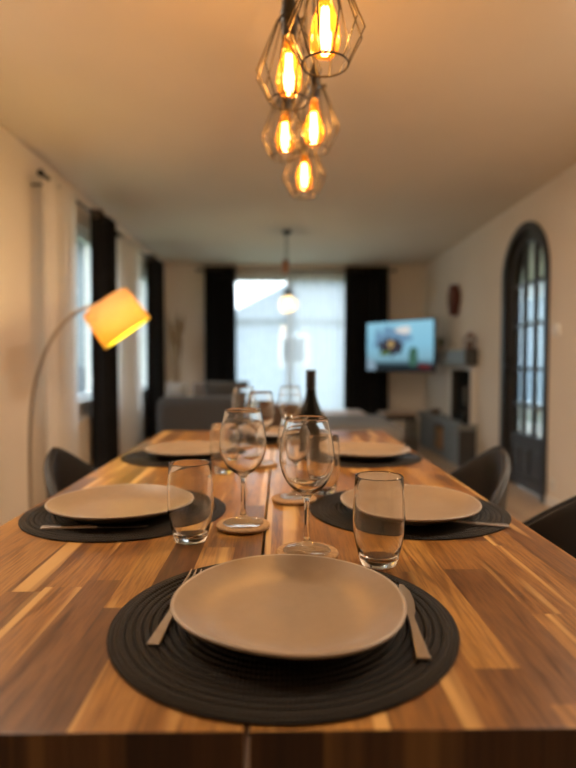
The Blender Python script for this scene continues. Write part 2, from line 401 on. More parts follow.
def window(name, hole, horiz, plane, n=2):
    a, b, z0, z1 = hole
    bm = bmesh.new()
    def bx(m, p, q, r, s, dep=(0.05, 0.11)):
        sgn = 1 if horiz else -1
        if horiz: box(m, p, q, plane+dep[0], plane+dep[1], r, s)
        else: box(m, plane-dep[1], plane-dep[0], p, q, r, s)
    f = 0.055
    bx(bm, a, a+f, z0, z1); bx(bm, b-f, b, z0, z1); bx(bm, a+f, b-f, z0, z0+f); bx(bm, a+f, b-f, z1-f, z1)
    for k in range(1, n):
        m_ = a+(b-a)*k/n; bx(bm, m_-0.04, m_+0.04, z0+f, z1-f)
    w = struct(name, bm, M['white'])
    for k in range(n):
        p = a+f if k == 0 else a+(b-a)*k/n+0.04
        q = b-f if k == n-1 else a+(b-a)*(k+1)/n-0.04
        g = bmesh.new(); bx(g, p, q, z0+f, z1-f, (0.076, 0.082)); obj('pane', g, M['windowglass'], w)
    if z0 > 0.4:
        s = bmesh.new(); bx(s, a-0.0, b+0.0, z0, z0+0.02, (-0.05, 0.05)); obj('sill', s, M['white'], w)
    return w
window('window_1', WA, False, XL)
window('window_2', WB, False, XL)
window('window_3', WK, True, YB)

# ------------------------------------------------------------------ arched door
def arch_band(bm, half, w, zs, y_c, x0, x1, zb=0.0, n=28):
    """inverted-U band: outer half-width 'half', band width w"""
    def path(h): return [(y_c-h, zb)] + [(y_c-h*math.cos(PI*i/n), zs+h*math.sin(PI*i/n)) for i in range(n+1)] + [(y_c+h, zb)]
    po, pi_ = path(half), path(half-w)
    vs = [[bm.verts.new((x, p[0], p[1])) for p in pp] for x in (x0, x1) for pp in (po, pi_)]
    for i in range(len(po)-1):
        o0, i0, o1, i1 = vs
        bm.faces.new((o0[i], o0[i+1], i0[i+1], i0[i])); bm.faces.new((o1[i], o1[i+1], i1[i+1], i1[i]))
        bm.faces.new((o0[i], o0[i+1], o1[i+1], o1[i])); bm.faces.new((i0[i], i0[i+1], i1[i+1], i1[i]))
    for e in (0, -1):
        o0, i0, o1, i1 = vs; bm.faces.new((o0[e], i0[e], i1[e], o1[e]))
    return bm
door = struct('door_1', arch_band(bmesh.new(), dr-0.001, 0.07, SPR, dc, XR-0.015, XR+0.13), M['door_dark'])
lw = dr-0.071
leaf = arch_band(bmesh.new(), lw, 0.075, SPR, dc, XR+0.03, XR+0.075, 0.02)
box(leaf, XR+0.03, XR+0.075, dc-lw+0.075, dc+lw-0.075, 0.02, 0.11)
box(leaf, XR+0.03, XR+0.075, dc-lw+0.075, dc+lw-0.075, 0.37, 0.46)
iw = lw-0.075
box(leaf, XR+0.042, XR+0.07, dc-iw, dc+iw, 0.11, 0.37)
obj('leaf', leaf, M['door'], door, bevel=0.003)
mb = bmesh.new()
for k in (1, 2):
    yy = dc-iw+2*iw*k/3; dy = abs(yy-dc)
    box(mb, XR+0.036, XR+0.07, yy-0.016, yy+0.016, 0.46, SPR+math.sqrt(iw*iw-dy*dy)+0.01)
for z in (0.70, 1.00, 1.36, 1.70):
    box(mb, XR+0.038, XR+0.068, dc-iw, dc+iw, z-0.013, z+0.013)
obj('muntins', mb, M['door'], door)
gp = [(XR+0.052, dc-iw, 0.46)] + [(XR+0.052, dc-iw*math.cos(PI*i/28), SPR+iw*math.sin(PI*i/28)) for i in range(29)] + [(XR+0.052, dc+iw, 0.46)]
obj('pane', extrude_poly(bmesh.new(), gp, Vector((0.005, 0, 0))), M['doorglass'], door)
for k in range(3):
    yy = dc-iw+2*iw*(k+0.5)/3
    obj('raised_panel', B(XR+0.032, XR+0.044, yy-iw/3+0.03, yy+iw/3-0.03, 0.13, 0.35), M['door'], door, bevel=0.006)
hd = TU([(XR+0.03, D1-0.11, 1.02), (XR-0.02, D1-0.11, 1.02), (XR-0.025, D1-0.13, 1.02), (XR-0.025, D1-0.22, 1.02)], 0.008, 8)
box(hd, XR+0.022, XR+0.03, D1-0.125, D1-0.095, 0.93, 1.10)
obj('handle', hd, M['black'], door, smooth=False)
# hall beyond the door, with a glazed far wall
hb = bmesh.new()
struct('trim_1', B(XR+T, 4.6, 2.4, 12.6, -0.12, 0.0), M['floor'])
struct('trim_2', B(XR+T, 4.6, 2.4, 12.6, ZC+0.12, ZC+0.2), M['ceiling'])
hb = B(XR+T, 4.6, 2.2, 2.4, -0.12, ZC+0.2); box(hb, XR+T, 4.6, 12.6, 12.8, -0.12, ZC+0.2)
struct('wall_hall', hb, M['wall'])
hw = bmesh.new()
box(hw, 4.6, 4.7, 2.2, 7.6, -0.12, ZC+0.2); box(hw, 4.6, 4.7, 7.6, 12.6, -0.12, 0.32); box(hw, 4.6, 4.7, 7.6, 12.6, 2.25, ZC+0.2)
for y in (7.6, 8.8, 10.1, 11.4, 12.55): box(hw, 4.6, 4.68, y-0.04, y+0.04, 0.32, 2.25)
struct('wall_hall_far', hw, M['white'])
struct('wall_hall_end', B(XR, XR+T, YB+T, 12.6, -0.12, ZC+0.2), M['wall'])

# ------------------------------------------------------------------ outside
struct('ground', B(-40, 40, -20, 70, -0.5, -0.25), M['green'])
nb = thing('neighbour_house', 'pale grey house with a sloping roof seen through the back window', 'house', (2.6, 22, -0.25))
obj('wall', B(-4.6, 9, 0, 8, 0, 3.1), M['render'], nb)
rf = extrude_poly(bmesh.new(), [(-5.0, -0.3, 3.0), (9.3, -0.3, 3.0), (9.3, -0.3, 6.2), (1.2, -0.3, 6.2)], Vector((0, 8.6, 0)))
obj('roof', rf, M['rooft'], nb)
for x, z in ((-2.6, 1.2), (4.4, 1.2)):
    w_ = obj('window', B(x, x+1.1, -0.04, 0.0, z, z+1.2), M['white'], nb)
    obj('pane', B(x+0.08, x+1.02, -0.06, -0.04, z+0.08, z+1.12), M['firebox'], w_)
sh = thing('side_house', 'plain grey house wall seen through the left windows', 'house', (-6.0, 12, -0.25))
obj('wall', B(-5, 0, -11, 9, 0, 4.9), M['side'], sh)
obj('roof', extrude_poly(bmesh.new(), [(-5.3, -11.3, 4.9), (0.3, -11.3, 4.9), (-2.5, -11.3, 5.9)], Vector((0, 20.6, 0))), M['rooft'], sh)
tag(obj('garden_fence', B(-5.9, 14, 15, 15.1, -0.25, 0.95), M['render']), 'long pale garden fence standing outside between house and window', 'fence')

# ------------------------------------------------------------------ curtains
def pleat(length, z0, z1, amp, waves, nz=10, seed=0, flare=0.15):
    """pleated cloth along +X local, folds in Y"""
    rnd = random.Random(seed); bm = bmesh.new(); n = int(waves*14)
    ph = rnd.random()*6; rows = []
    for j in range(nz+1):
        t = j/nz; z = z0+(z1-z0)*t; row = []
        for i in range(n+1):
            u = i/n
            a = amp*(1+flare*(1-t)*math.sin(5*u+ph))
            y = a*math.sin(2*PI*waves*u + 0.5*math.sin(7*u+ph)*(1-t)) + 0.25*amp*math.sin(2*PI*waves*2.3*u+ph)
            x = length*u + 0.012*math.sin(3*u*PI+ph)*(1-t)
            row.append(bm.verts.new((x, y, z)))
        rows.append(row)
    for A, Q in zip(rows, rows[1:]):
        for i in range(n): bm.faces.new((A[i], A[i+1], Q[i+1], Q[i]))
    return bm
def curtain(name, label, loc, rz, length, mat, z0, z1, amp=0.035, waves=6, seed=0, eyelets=0, group=None, solid=0.003):
    t = thing(name, label, 'curtain', loc, rz, group)
    obj('drape', pleat(length, z0, z1, amp, waves, seed=seed), mat, t, smooth=True, solid=solid)
    if eyelets:
        for k in range(eyelets):
            x = length*(k+0.5)/eyelets
            obj('eyelet', TU([(x, 0.024*math.cos(a*PI/6), z1-0.045+0.024*math.sin(a*PI/6)) for a in range(12)], 0.004, 6, closed=True), M['chrome'], t, smooth=True)
    return t
def rod(name, label, p0, p1, wallv, cuts, z):
    t = thing(name, label, 'curtain rod', (0, 0, 0))
    p0 = Vector(p0); p1 = Vector(p1)
    obj('pole', TU([p0, p1], 0.011, 10), M['black'], t, smooth=True)
    for p in (p0, p1):
        d = (p1-p0).normalized()*(0.03 if p is p1 else -0.03)
        obj('finial', TU([p, p+d*0.4, p+d, p+d*1.4], [0.011, 0.022, 0.022, 0.008], 10), M['black'], t, smooth=True)
    for s in cuts:
        q = p0.lerp(p1, s); obj('bracket', TU([q+Vector((0, 0, 0)), q+Vector(wallv)], 0.008, 8), M['black'], t)
RX = XL+0.15
rod('curtain_rod', 'dark curtain rod above the near left window', (RX, 3.39, 2.17), (RX, 4.80, 2.17), (-0.15, 0, 0), (0.14, 0.97), 2.2)
rod('curtain_rod', 'dark curtain rod above the far left window', (RX, 4.94, 2.17), (RX, 6.78, 2.17), (-0.15, 0, 0), (0.14, 0.97), 2.2)
rod('curtain_rod', 'dark curtain rod above the back window', (-1.08, YB-0.125, 2.285), (1.52, YB-0.125, 2.285), (0, 0.125, 0), (0.02, 0.98), 2.2)
GS = 'pale sheer curtains on the left wall'; GB = 'black curtains'
curtain('sheer_curtain', 'pale sheer curtain gathered at the near end of the near left window', (RX, 3.44, 0), PI/2, 0.44, M['sheer_side'], 0.03, 2.205, 0.030, 6, 1, group=GS, solid=0)
curtain('sheer_curtain', 'pale sheer curtain of the far left window, just past the first black curtain', (RX, 4.98, 0), PI/2, 0.68, M['sheer_side'], 0.03, 2.205, 0.028, 7, 2, group=GS, solid=0)
curtain('blackout_curtain', 'black curtain behind the lamp shade at the near left window', (RX, 4.30, 0), PI/2, 0.50, M['curtain_black'], 0.03, 2.225, 0.038, 5, 3, 6, GB)
curtain('blackout_curtain', 'black curtain in the back left corner on the left wall', (RX, 6.08, 0), PI/2, 0.66, M['curtain_black'], 0.03, 2.225, 0.038, 5, 4, 6, GB)
curtain('blackout_curtain', 'black curtain left of the back window', (-1.00, YB-0.125, 0), 0, 0.41, M['curtain_black'], 0.03, 2.335, 0.034, 5, 5, 6, GB)
curtain('blackout_curtain', 'black curtain right of the back window beside the television', (0.87, YB-0.125, 0), 0, 0.58, M['curtain_black'], 0.03, 2.335, 0.038, 6, 6, 7, GB)
GV = 'sheer panels over the back window'
curtain('sheer_curtain', 'white sheer panel over the left half of the back window', (-0.66, YB-0.035, 0), 0, 0.83, cloth('sheer_white_thin', (0.66, 0.67, 0.68), 0.62, 0.6), 0.05, 2.24, 0.010, 9, 7, group=GV, solid=0)
curtain('sheer_curtain', 'denser white sheer panel over the right half of the back window', (0.12, YB-0.055, 0), 0, 0.80, cloth('sheer_white', (0.66, 0.67, 0.68), 0.40, 0.6), 0.05, 2.28, 0.012, 11, 8, group=GV, solid=0)

# ------------------------------------------------------------------ radiator
rt = thing('radiator', 'cream panel radiator under the near left window', 'radiator', (XL+0.004, 3.72, 0.12))
obj('panel', B(0.03, 0.075, 0, 0.95, 0.0, 0.50), M['radiator'], rt, bevel=0.008)
gb = bmesh.new()
for k in range(19): box(gb, 0.0755, 0.080, 0.04+k*0.0475, 0.055+k*0.0475, 0.03, 0.47)
obj('ribs', gb, M['radiator'], rt)
obj('top_grille', B(0.026, 0.082, -0.003, 0.953, 0.50, 0.52), M['white'], rt)
for yb in (0.2, 0.72): obj('bracket', B(-0.004, 0.03, yb, yb+0.04, 0.05, 0.45), M['white'], rt)
for yb in (0.04, 0.91): obj('pipe', TU([(0.05, yb, 0.02), (0.05, yb, -0.119)], 0.008, 8), M['white'], rt)

# ------------------------------------------------------------------ dining table
tb = thing('dining_table', 'long acacia butcher-block dining table made of two slabs', 'table', (0, 0, 0))
EX0, EX1, SX, TY0, TY1 = -0.507, 0.447, -0.027, 0.438, 2.43
TH = 0.036
# each slab's mesh origin differs so the boards differ
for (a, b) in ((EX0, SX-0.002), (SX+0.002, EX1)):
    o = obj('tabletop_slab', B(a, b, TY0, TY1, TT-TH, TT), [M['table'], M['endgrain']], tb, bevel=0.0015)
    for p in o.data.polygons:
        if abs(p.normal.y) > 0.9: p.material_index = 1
obj('centre_batten', B(SX-0.04, SX+0.04, TY0+0.17, TY1-0.17, TT-TH-0.02, TT-TH), M['black'], tb)  # added unseen black strip that keeps the slab gap dark
for ya in (TY0+0.12, TY1-0.16): obj('crossbar', B(EX0+0.08, EX1-0.08, ya, ya+0.04, TT-TH-0.05, TT-TH), M['black'], tb)
for y in (TY0+0.14, TY1-0.14):
    for s, x in ((-1, EX0+0.1), (1, EX1-0.1)):
        obj('leg', B(x-0.03, x+0.03, y-0.02, y+0.02, 0, TT-TH-0.05), M['black'], tb, bevel=0.002)

# ------------------------------------------------------------------ place settings
def rings_profile(r1, pitch, base, h):
    prof = [(0.0, base)]; n = int(r1/pitch)
    for i in range(n):
        for k in range(8):
            rr = (i+k/8)*pitch
            if rr < 1e-4: continue
            prof.append((rr, base+h*abs(math.sin(PI*rr/pitch))))
    prof += [(r1, base), (r1, 0.0008), (r1-0.002, 0.0), (0.0, 0.0)]
    return prof
def make_mat(label, x, y, group):
    o = obj('placemat', LA(rings_profile(0.195, 0.0093, 0.0018, 0.0021), 128), M['placemat'], None, smooth=True)
    o.location = (x, y, TT+0.0002); return tag(o, label, 'placemat', group)
def plate_mod(sd):
    rnd = random.Random(sd); p = [rnd.random()*6.28 for _ in range(4)]
    def f(a, r):
        k = min(1, r/0.13)**2
        return 1 + k*(0.022*math.cos(2*a+p[0]) + 0.014*math.cos(3*a+p[1]) + 0.012*math.cos(4*a+p[2]))
    return f
def make_plate(sd, label, loc, rz, group, R=0.136):
    t = thing('dinner_plate', label, 'plate', loc, rz, group)
    f = plate_mod(sd); s = R/0.136
    top = [(0, 0.0075), (0.04, 0.0075), (0.075, 0.0078), (0.092, 0.0088), (0.106, 0.0125), (0.118, 0.0175), (0.128, 0.0225), (0.1325, 0.0248)]
    rim = [(0.1325, 0.0248), (0.1345, 0.0258), (0.1362, 0.0252), (0.1368, 0.0236), (0.1358, 0.0218)]
    und = [(0.1358, 0.0218), (0.126, 0.0165), (0.113, 0.0105), (0.098, 0.0055), (0.088, 0.003), (0.084, 0.0), (0.078, 0.0), (0.075, 0.0015), (0, 0.0015)]
    sc = lambda pr: [(r*s, z) for r, z in pr]
    obj('well', LA(sc(top), 96, f), M['stone'], t, smooth=True)
    obj('rim', LA(sc(rim), 96, f), M['stone_rim'], t, smooth=True)
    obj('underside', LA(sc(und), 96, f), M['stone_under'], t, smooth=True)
    return t
def strip(bm, prof, th=0.0022):
    """prof: list of (y, halfwidth, z) -> flat shaped bar along Y"""
    rows = []
    for y, w, z in prof:
        rows.append([bm.verts.new(p) for p in ((-w, y, z), (-w*0.75, y, z+th), (w*0.75, y, z+th), (w, y, z))])
    for A, Q in zip(rows, rows[1:]):
        for k in range(4): bm.faces.new((A[k], A[(k+1) % 4], Q[(k+1) % 4], Q[k]))
    bm.faces.new(rows[0]); bm.faces.new(rows[-1][::-1]); return bm
def make_fork():
    t = thing('fork', '', 'fork')
    obj('handle', strip(bmesh.new(), [(0, 0.0075, 0.0), (0.004, 0.0080, 0), (0.03, 0.0070, 0.001), (0.07, 0.0045, 0.004), (0.105, 0.0032, 0.007), (0.125, 0.0036, 0.006)]), M['steel'], t, bevel=0.0006)
    hb = strip(bmesh.new(), [(0.125, 0.0036, 0.006), (0.137, 0.0100, 0.003), (0.150, 0.0122, 0.001), (0.156, 0.0122, 0.001)], 0.0018)
    for k in range(4):
        x = -0.0105+k*0.007
        vs = [(x-0.0017, 0.155, 0.001), (x+0.0017, 0.155, 0.001), (x+0.0013, 0.185, 0.002), (x+0.0006, 0.198, 0.005), (x-0.0006, 0.198, 0.005), (x-0.0013, 0.185, 0.002)]
        extrude_poly(hb, vs, Vector((0, 0, 0.0016)))
    obj('tines', hb, M['steel'], t); return t
def make_knife():
    t = thing('knife', '', 'knife')
    obj('handle', strip(bmesh.new(), [(0, 0.0078, 0), (0.004, 0.0082, 0), (0.03, 0.0074, 0), (0.07, 0.0055, 0), (0.10, 0.0046, 0), (0.112, 0.0050, 0)], 0.0038), M['steel'], t, bevel=0.0008)
    bl = extrude_poly(bmesh.new(), [(-0.004, 0.112, 0.0012), (0.005, 0.112, 0.0012), (0.0075, 0.125, 0.0012), (0.0098, 0.16, 0.0012), (0.0085, 0.19, 0.0012), (0.003, 0.212, 0.0012), (-0.002, 0.216, 0.0012), (-0.0045, 0.20, 0.0012)], Vector((0, 0, 0.0013)))
    obj('blade', bl, M['steel'], t); return t

GM, GP = 'woven placemats on the table', 'dinner plates on the placemats'
make_mat('black woven placemat under the nearest plate', 0.004, 0.638, GM)
make_mat('black woven placemat on the left, under the second-nearest left plate beside the tumbler', -0.304, 1.107, GM)
make_mat('black woven placemat on the right under the plate behind the right tumbler', 0.255, 1.112, GM)
make_mat('black woven placemat far along the left table edge', -0.302, 1.77, GM)
make_mat('black woven placemat far along the right table edge', 0.247, 1.75, GM)
make_mat('black woven placemat at the far end of the table', -0.03, 2.19, GM)
ZP = TT+0.0041
make_plate(11, 'large nearest beige stoneware plate in front', (0.011, 0.634, ZP), 0.3, GP, 0.1335)
make_plate(12, 'beige stoneware plate on the left behind the left tumbler', (-0.310, 1.090, ZP), 1.1, GP)
make_plate(13, 'beige stoneware plate on the right behind the right tumbler', (0.252, 1.075, ZP), 2.0, GP)
make_plate(14, 'blurred beige plate farther along the left side', (-0.285, 1.76, ZP), 0.4, GP)
make_plate(15, 'blurred beige plate farther along the right side', (0.265, 1.735, ZP), 2.9, GP)
make_plate(16, 'blurred beige plate at the far end of the table', (-0.03, 2.19, ZP), 1.4, GP)
ZK = TT+0.0043
fk = make_fork(); fk.location = (-0.131, 0.568, ZK); fk.rotation_euler = (0, 0, math.radians(-5.5)); fk['label'] = 'steel fork left of the nearest plate'
fk['group'] = 'forks by the plates'
kn = make_knife(); kn.location = (0.140, 0.534, ZK); kn.rotation_euler = (0, 0, math.radians(-5.5)); kn.scale = (1.0, 0.86, 1.0); kn['label'] = 'steel knife right of the nearest plate'
kn['group'] = 'knives by the plates'
dup(fk, (0.408, 0.985, ZK), math.radians(86), 'steel fork in front of the right-hand plate', 'forks by the plates')
dup(kn, (-0.420, 0.982, ZK), math.radians(-88), 'steel knife in front of the left-hand plate', 'knives by the plates')

# ------------------------------------------------------------------ glassware
def wineglass(t_wall=0.0013):
    # outer profile of a stemmed glass, 0.2 m tall
    out = [(0.0, 0.0), (0.033, 0.0), (0.0362, 0.0008), (0.036, 0.0018), (0.028, 0.0034), (0.016, 0.0062), (0.008, 0.0115), (0.0048, 0.020), (0.0040, 0.035), (0.0039, 0.055), (0.0043, 0.072), (0.0062, 0.082),
           (0.012, 0.0885), (0.021, 0.0945), (0.030, 0.104), (0.0375, 0.118), (0.0415, 0.134), (0.0420, 0.148), (0.0402, 0.165), (0.0362, 0.184), (0.0325, 0.2020), (0.0320, 0.2042), (0.0311, 0.2042)]
    inn = [(0.0306, 0.2020), (0.0352, 0.1840), (0.0389, 0.165), (0.0407, 0.148), (0.0402, 0.134), (0.0362, 0.119), (0.0287, 0.1058), (0.019, 0.0968), (0.009, 0.0918), (0.0, 0.0905)]
    def smooth(p, k=3):
        # Catmull-Rom resample
        q = []
        for i in range(len(p)-1):
            a, b, c, d = p[max(i-1, 0)], p[i], p[i+1], p[min(i+2, len(p)-1)]
            for j in range(k):
                t = j/k; r = []
                for e in range(2):
                    r.append(0.5*((2*b[e])+(-a[e]+c[e])*t+(2*a[e]-5*b[e]+4*c[e]-d[e])*t*t+(-a[e]+3*b[e]-3*c[e]+d[e])*t**3))
                q.append((max(r[0], 0), r[1]))
        q.append(p[-1]); return q
    return [(0.0, 0.0)]+smooth(out[1:], 3)+smooth(inn, 3)
def tumbler_prof():
    out = [(0.0, 0.0), (0.0255, 0.0), (0.0275, 0.0018), (0.0305, 0.014), (0.0345, 0.032), (0.0378, 0.052), (0.0386, 0.068), (0.0376, 0.088), (0.0362, 0.110), (0.0350, 0.1285), (0.0345, 0.1300), (0.0337, 0.1300)]
    inn = [(0.0333, 0.1285), (0.0350, 0.110), (0.0363, 0.088), (0.0372, 0.068), (0.0363, 0.052), (0.0330, 0.033), (0.0285, 0.018), (0.0235, 0.0105), (0.012, 0.0085), (0.0, 0.0085)]
    return out+inn
def make_wine(label, loc, group='wine glasses on coasters', rz=0, sc=1.0):
    t = thing('wine_glass', label, 'wine glass', loc, rz, group)
    obj('glass_body', LA(wineglass(), 64), M['glass'], t, smooth=True); t.scale = (sc, sc, sc); return t
def wine_solid(): return LA(wineglass(), 64)
GW, GT, GCo = 'wine glasses on coasters', 'water tumblers on the table', 'round coasters'
wg = obj('wine_glass', wine_solid(), M['glass'], None, smooth=True); tag(wg, '', 'wine glass', GW)
tu = obj('tumbler', LA(tumbler_prof(), 64), M['glass'], None, smooth=True); tag(tu, '', 'tumbler', GT)
co = obj('coaster', LA([(0, 0), (0.044, 0), (0.0475, 0.002), (0.048, 0.0055), (0.0465, 0.0075), (0.045, 0.008), (0, 0.008)], 64), M['cork'], None, smooth=False); shade_auto(co); tag(co, '', 'coaster', GCo)
thin = thin_glass('clear_glass_foot', (0.97, 0.97, 0.96), 0.01)
wg.data.materials.append(thin)
for p in wg.data.polygons:
    if p.center.z < 0.0095: p.material_index = 1
def cp(o, loc, label, first=[set()], sc=None):
    if o.name in first[0]: o2 = o.copy(); C.objects.link(o2)
    else: first[0].add(o.name); o2 = o
    o2.location = loc; o2['label'] = label
    if sc: o2.scale = (sc,)*3
    return o2
ZW = TT+0.0086
wines = [
 (-0.066, 0.995, 1.0, 'tall wine glass left of the table seam behind the left tumbler'),
 (0.041, 0.846, 1.0, 'nearest wine glass just behind the front plate'),
 (0.030, 1.19, 0.84, 'wine glass seen through the nearest wine glass'),
 (-0.055, 1.60, 1.0, 'blurred wine glass farther back left of the seam'),
 (0.035, 1.96, 1.0, 'blurred wine glass farther back right of the seam'),
 (-0.125, 1.93, 1.0, 'blurred wine glass near the far plate on the left')]
corks = ['cork coaster under the tall left wine glass', 'cork coaster under the nearest wine glass', 'cork coaster beside the dark wine bottle side, under the middle wine glass',
         'blurred cork coaster left of the seam', 'blurred cork coaster right of the seam far back', 'blurred cork coaster near the far plate']
corks[2] = 'cork coaster under the wine glass seen through the nearest one'
for (x, y, s, lb), cl in zip(wines, corks):
    cp(co, (x, y, TT+0.0003), cl); cp(wg, (x, y, ZW), lb, sc=s)
for x, y, s, lb in [(-0.149, 0.925, 1, 'clear tumbler on the left between plate and wine glass'),
                 (0.145, 0.812, 1, 'clear tumbler on the right behind the front plate'),
                 (0.098, 1.262, 1, 'clear tumbler behind the nearest wine glass on the right'),
                 (-0.150, 1.50, 1, 'blurred tumbler behind the tall left wine glass'),
                 (0.115, 1.90, 1, 'blurred tumbler behind the wine bottle')]:
    cp(tu, (x, y, TT+0.0004), lb, sc=s)
bt = thing('wine_bottle', 'dark wine bottle standing behind the nearest wine glass', 'bottle', (0.094, 1.70, TT+0.0003))
obj('body', LA([(0, 0.003), (0.02, 0.0), (0.034, 0.0), (0.037, 0.004), (0.0372, 0.11), (0.0365, 0.132), (0.031, 0.155), (0.0225, 0.175), (0.0168, 0.195), (0.0143, 0.220), (0.0142, 0.238), (0, 0.238)], 48), M['bottle'], bt, smooth=True)
obj('foil_neck', LA([(0.0144, 0.205), (0.0153, 0.215), (0.0150, 0.225), (0.0150, 0.262), (0.0158, 0.263), (0.0158, 0.272), (0.0145, 0.274), (0, 0.274)][1:], 32), M['foil'], bt, smooth=False)

# ------------------------------------------------------------------ chairs
def make_chair(label):
    """local +X is the back of the chair, seat centre at origin"""
    t = thing('tub_chair', label, 'chair', group='tub chairs around the table')
    n, m = 56, 9; bm = bmesh.new(); rows = []
    def rim(a):
        c = (1+math.cos(a))/2                      # 1 at back, 0 at front
        s = abs(math.atan2(math.sin(a), math.cos(a)))/PI
        # high wing back, arms lower, open front
        return 0.46 + 0.320*math.exp(-(s*PI/1.32)**1.6)
    for j in range(m+1):
        v = j/m; row = []
        for i in range(n):
            a = 2*PI*i/n; zt = rim(a); z = 0.40+(zt-0.40)*v
            hgt = (z-0.40)/0.38
            r = 0.175+0.052*min(1, hgt*3)**0.7+0.035*hgt
            row.append(bm.verts.new((r*math.cos(a)*(1.0 if math.cos(a) > 0 else 0.98), r*1.02*math.sin(a), z)))
        rows.append(row)
    for A, Q in zip(rows, rows[1:]):
        for i in range(n): bm.faces.new((A[i], A[(i+1) % n], Q[(i+1) % n], Q[i]))
    bm.faces.new(rows[0][::-1])
    obj('shell', bm, M['leather'], t, smooth=True, solid=0.026, bevel=0.008)
    # piping along the rim
    pp = []
    for i in range(n):
        a = 2*PI*i/n; z = rim(a); hgt = (z-0.40)/0.38; r = 0.175+0.052*min(1, hgt*3)**0.7+0.035*hgt
        pp.append((r*math.cos(a)*(1.0 if math.cos(a) > 0 else 0.98), r*1.02*math.sin(a), z+0.004))
    obj('piping', TU(pp, 0.006, 6, closed=True), M['leather'], t, smooth=True)
    obj('seat_cushion', LA([(0, 0.425), (0.17, 0.425), (0.192, 0.440), (0.192, 0.462), (0.17, 0.476), (0.10, 0.484), (0, 0.486)], 40), M['leather'], t, smooth=True)
    for sx in (-1, 1):
        for sy in (-1, 1):
            obj('leg', TU([(sx*0.11, sy*0.11, 0.40), (sx*0.20, sy*0.20, 0.0)], [0.013, 0.008], 10), M['black'], t, smooth=True)
    return t
ch = make_chair('dark tub chair on the right, nearest the camera, partly cut by the frame')
ch.location = (0.50, 1.12, 0); ch.rotation_euler = (0, 0, math.radians(16))
dup(ch, (0.435, 1.75, 0), 0.0, 'dark tub chair on the right, in front of the arched door')
dup(ch, (-0.44, 1.74, 0), PI, 'dark grey tub chair on the left side of the table')

# ------------------------------------------------------------------ pendant lights over the table
pen = thing('pendant_lamp', 'cluster of five black cage pendants with amber bulbs over the table', 'lamp', (0, 0, ZC))
obj('ceiling_bar', B(-0.0, 0.12, 1.05, 1.96, -0.03, 0.0), M['black'], pen, bevel=0.004)
cages = [(0.091, 1.15, 0.600, 0.080), (0.022, 1.38, 0.632, 0.0805), (0.104, 1.75, 0.655, 0.080), (0.017, 1.93, 0.700, 0.080), (0.090, 2.09, 0.620, 0.080)]
def make_cage(x, y, zb):
    """zb = bottom ring height in world"""
    z0 = zb-ZC
    cord = TU([(min(max(x, 0.02), 0.1), min(y, 1.94), -0.03), (x, y, -0.03-0.2), (x, y, z0+0.245)], 0.0035, 8)
    obj('cord', cord, M['blackplastic'], pen, smooth=True)
    sk = obj('socket', LA([(0, 0.262), (0.006, 0.262), (0.009, 0.250), (0.016, 0.240), (0.0185, 0.225), (0.0185, 0.212), (0.0215, 0.211), (0.0215, 0.180), (0.0185, 0.178), (0.0185, 0.150), (0, 0.150)], 24), M['blackplastic'], pen, loc=(x, y, z0))
    shade_auto(sk)
    kb = TU([(0.018, 0, 0.195), (0.030, 0, 0.195), (0.032, 0, 0.195), (0.038, 0, 0.195)], [0.003, 0.003, 0.006, 0.006], 8)
    obj('switch_knob', kb, M['blackplastic'], sk)
    w = bmesh.new(); nw = 12
    R0, R1, R2 = 0.030, 0.080, 0.047; H0, H1 = 0.185, 0.064
    tube(w, circle_pts(R2, 0, 36), 0.0021, 6, closed=True)
    tube(w, circle_pts(0.020, 0.198, 24), 0.0017, 6, closed=True)
    for k in range(nw):
        a = 2*PI*(k+0.5)/nw; ca, sa = math.cos(a), math.sin(a)
        tube(w, [(0.020*ca, 0.020*sa, 0.198), (R0*ca, R0*sa, H0), (R1*ca, R1*sa, H1), (R2*ca, R2*sa, 0)], 0.0018, 6)
    obj('cage', w, M['brasswire'], pen, loc=(x, y, z0))
    bulb = [(0.0, 0.012), (0.010, 0.0135), (0.020, 0.019), (0.028, 0.030), (0.0318, 0.046), (0.0308, 0.062), (0.0265, 0.082), (0.0205, 0.102), (0.0155, 0.120), (0.0135, 0.135), (0.0133, 0.150)]
    bo = obj('bulb', LA(bulb, 32), M['bulbglass'], pen, loc=(x, y, z0), smooth=True)
    f = bmesh.new()
    for k in range(6):
        a = 2*PI*k/6; tube(f, [(0.0085*math.cos(a), 0.0085*math.sin(a), 0.036), (0.006*math.cos(a), 0.006*math.sin(a), 0.112)], 0.0016, 5)
    obj('filament', f, M['filament'], bo)
    ld = bpy.data.lights.new('bulb_light', 'POINT'); ld.energy = 2.3; ld.color = (1.0, 0.66, 0.36); ld.shadow_soft_size = 0.014
    lo = bpy.data.objects.new('bulb_light', ld); C.objects.link(lo); lo.location = (x, y, zb+0.075)
for x, y, h, r in cages: make_cage(x, y, CAM_H+h)

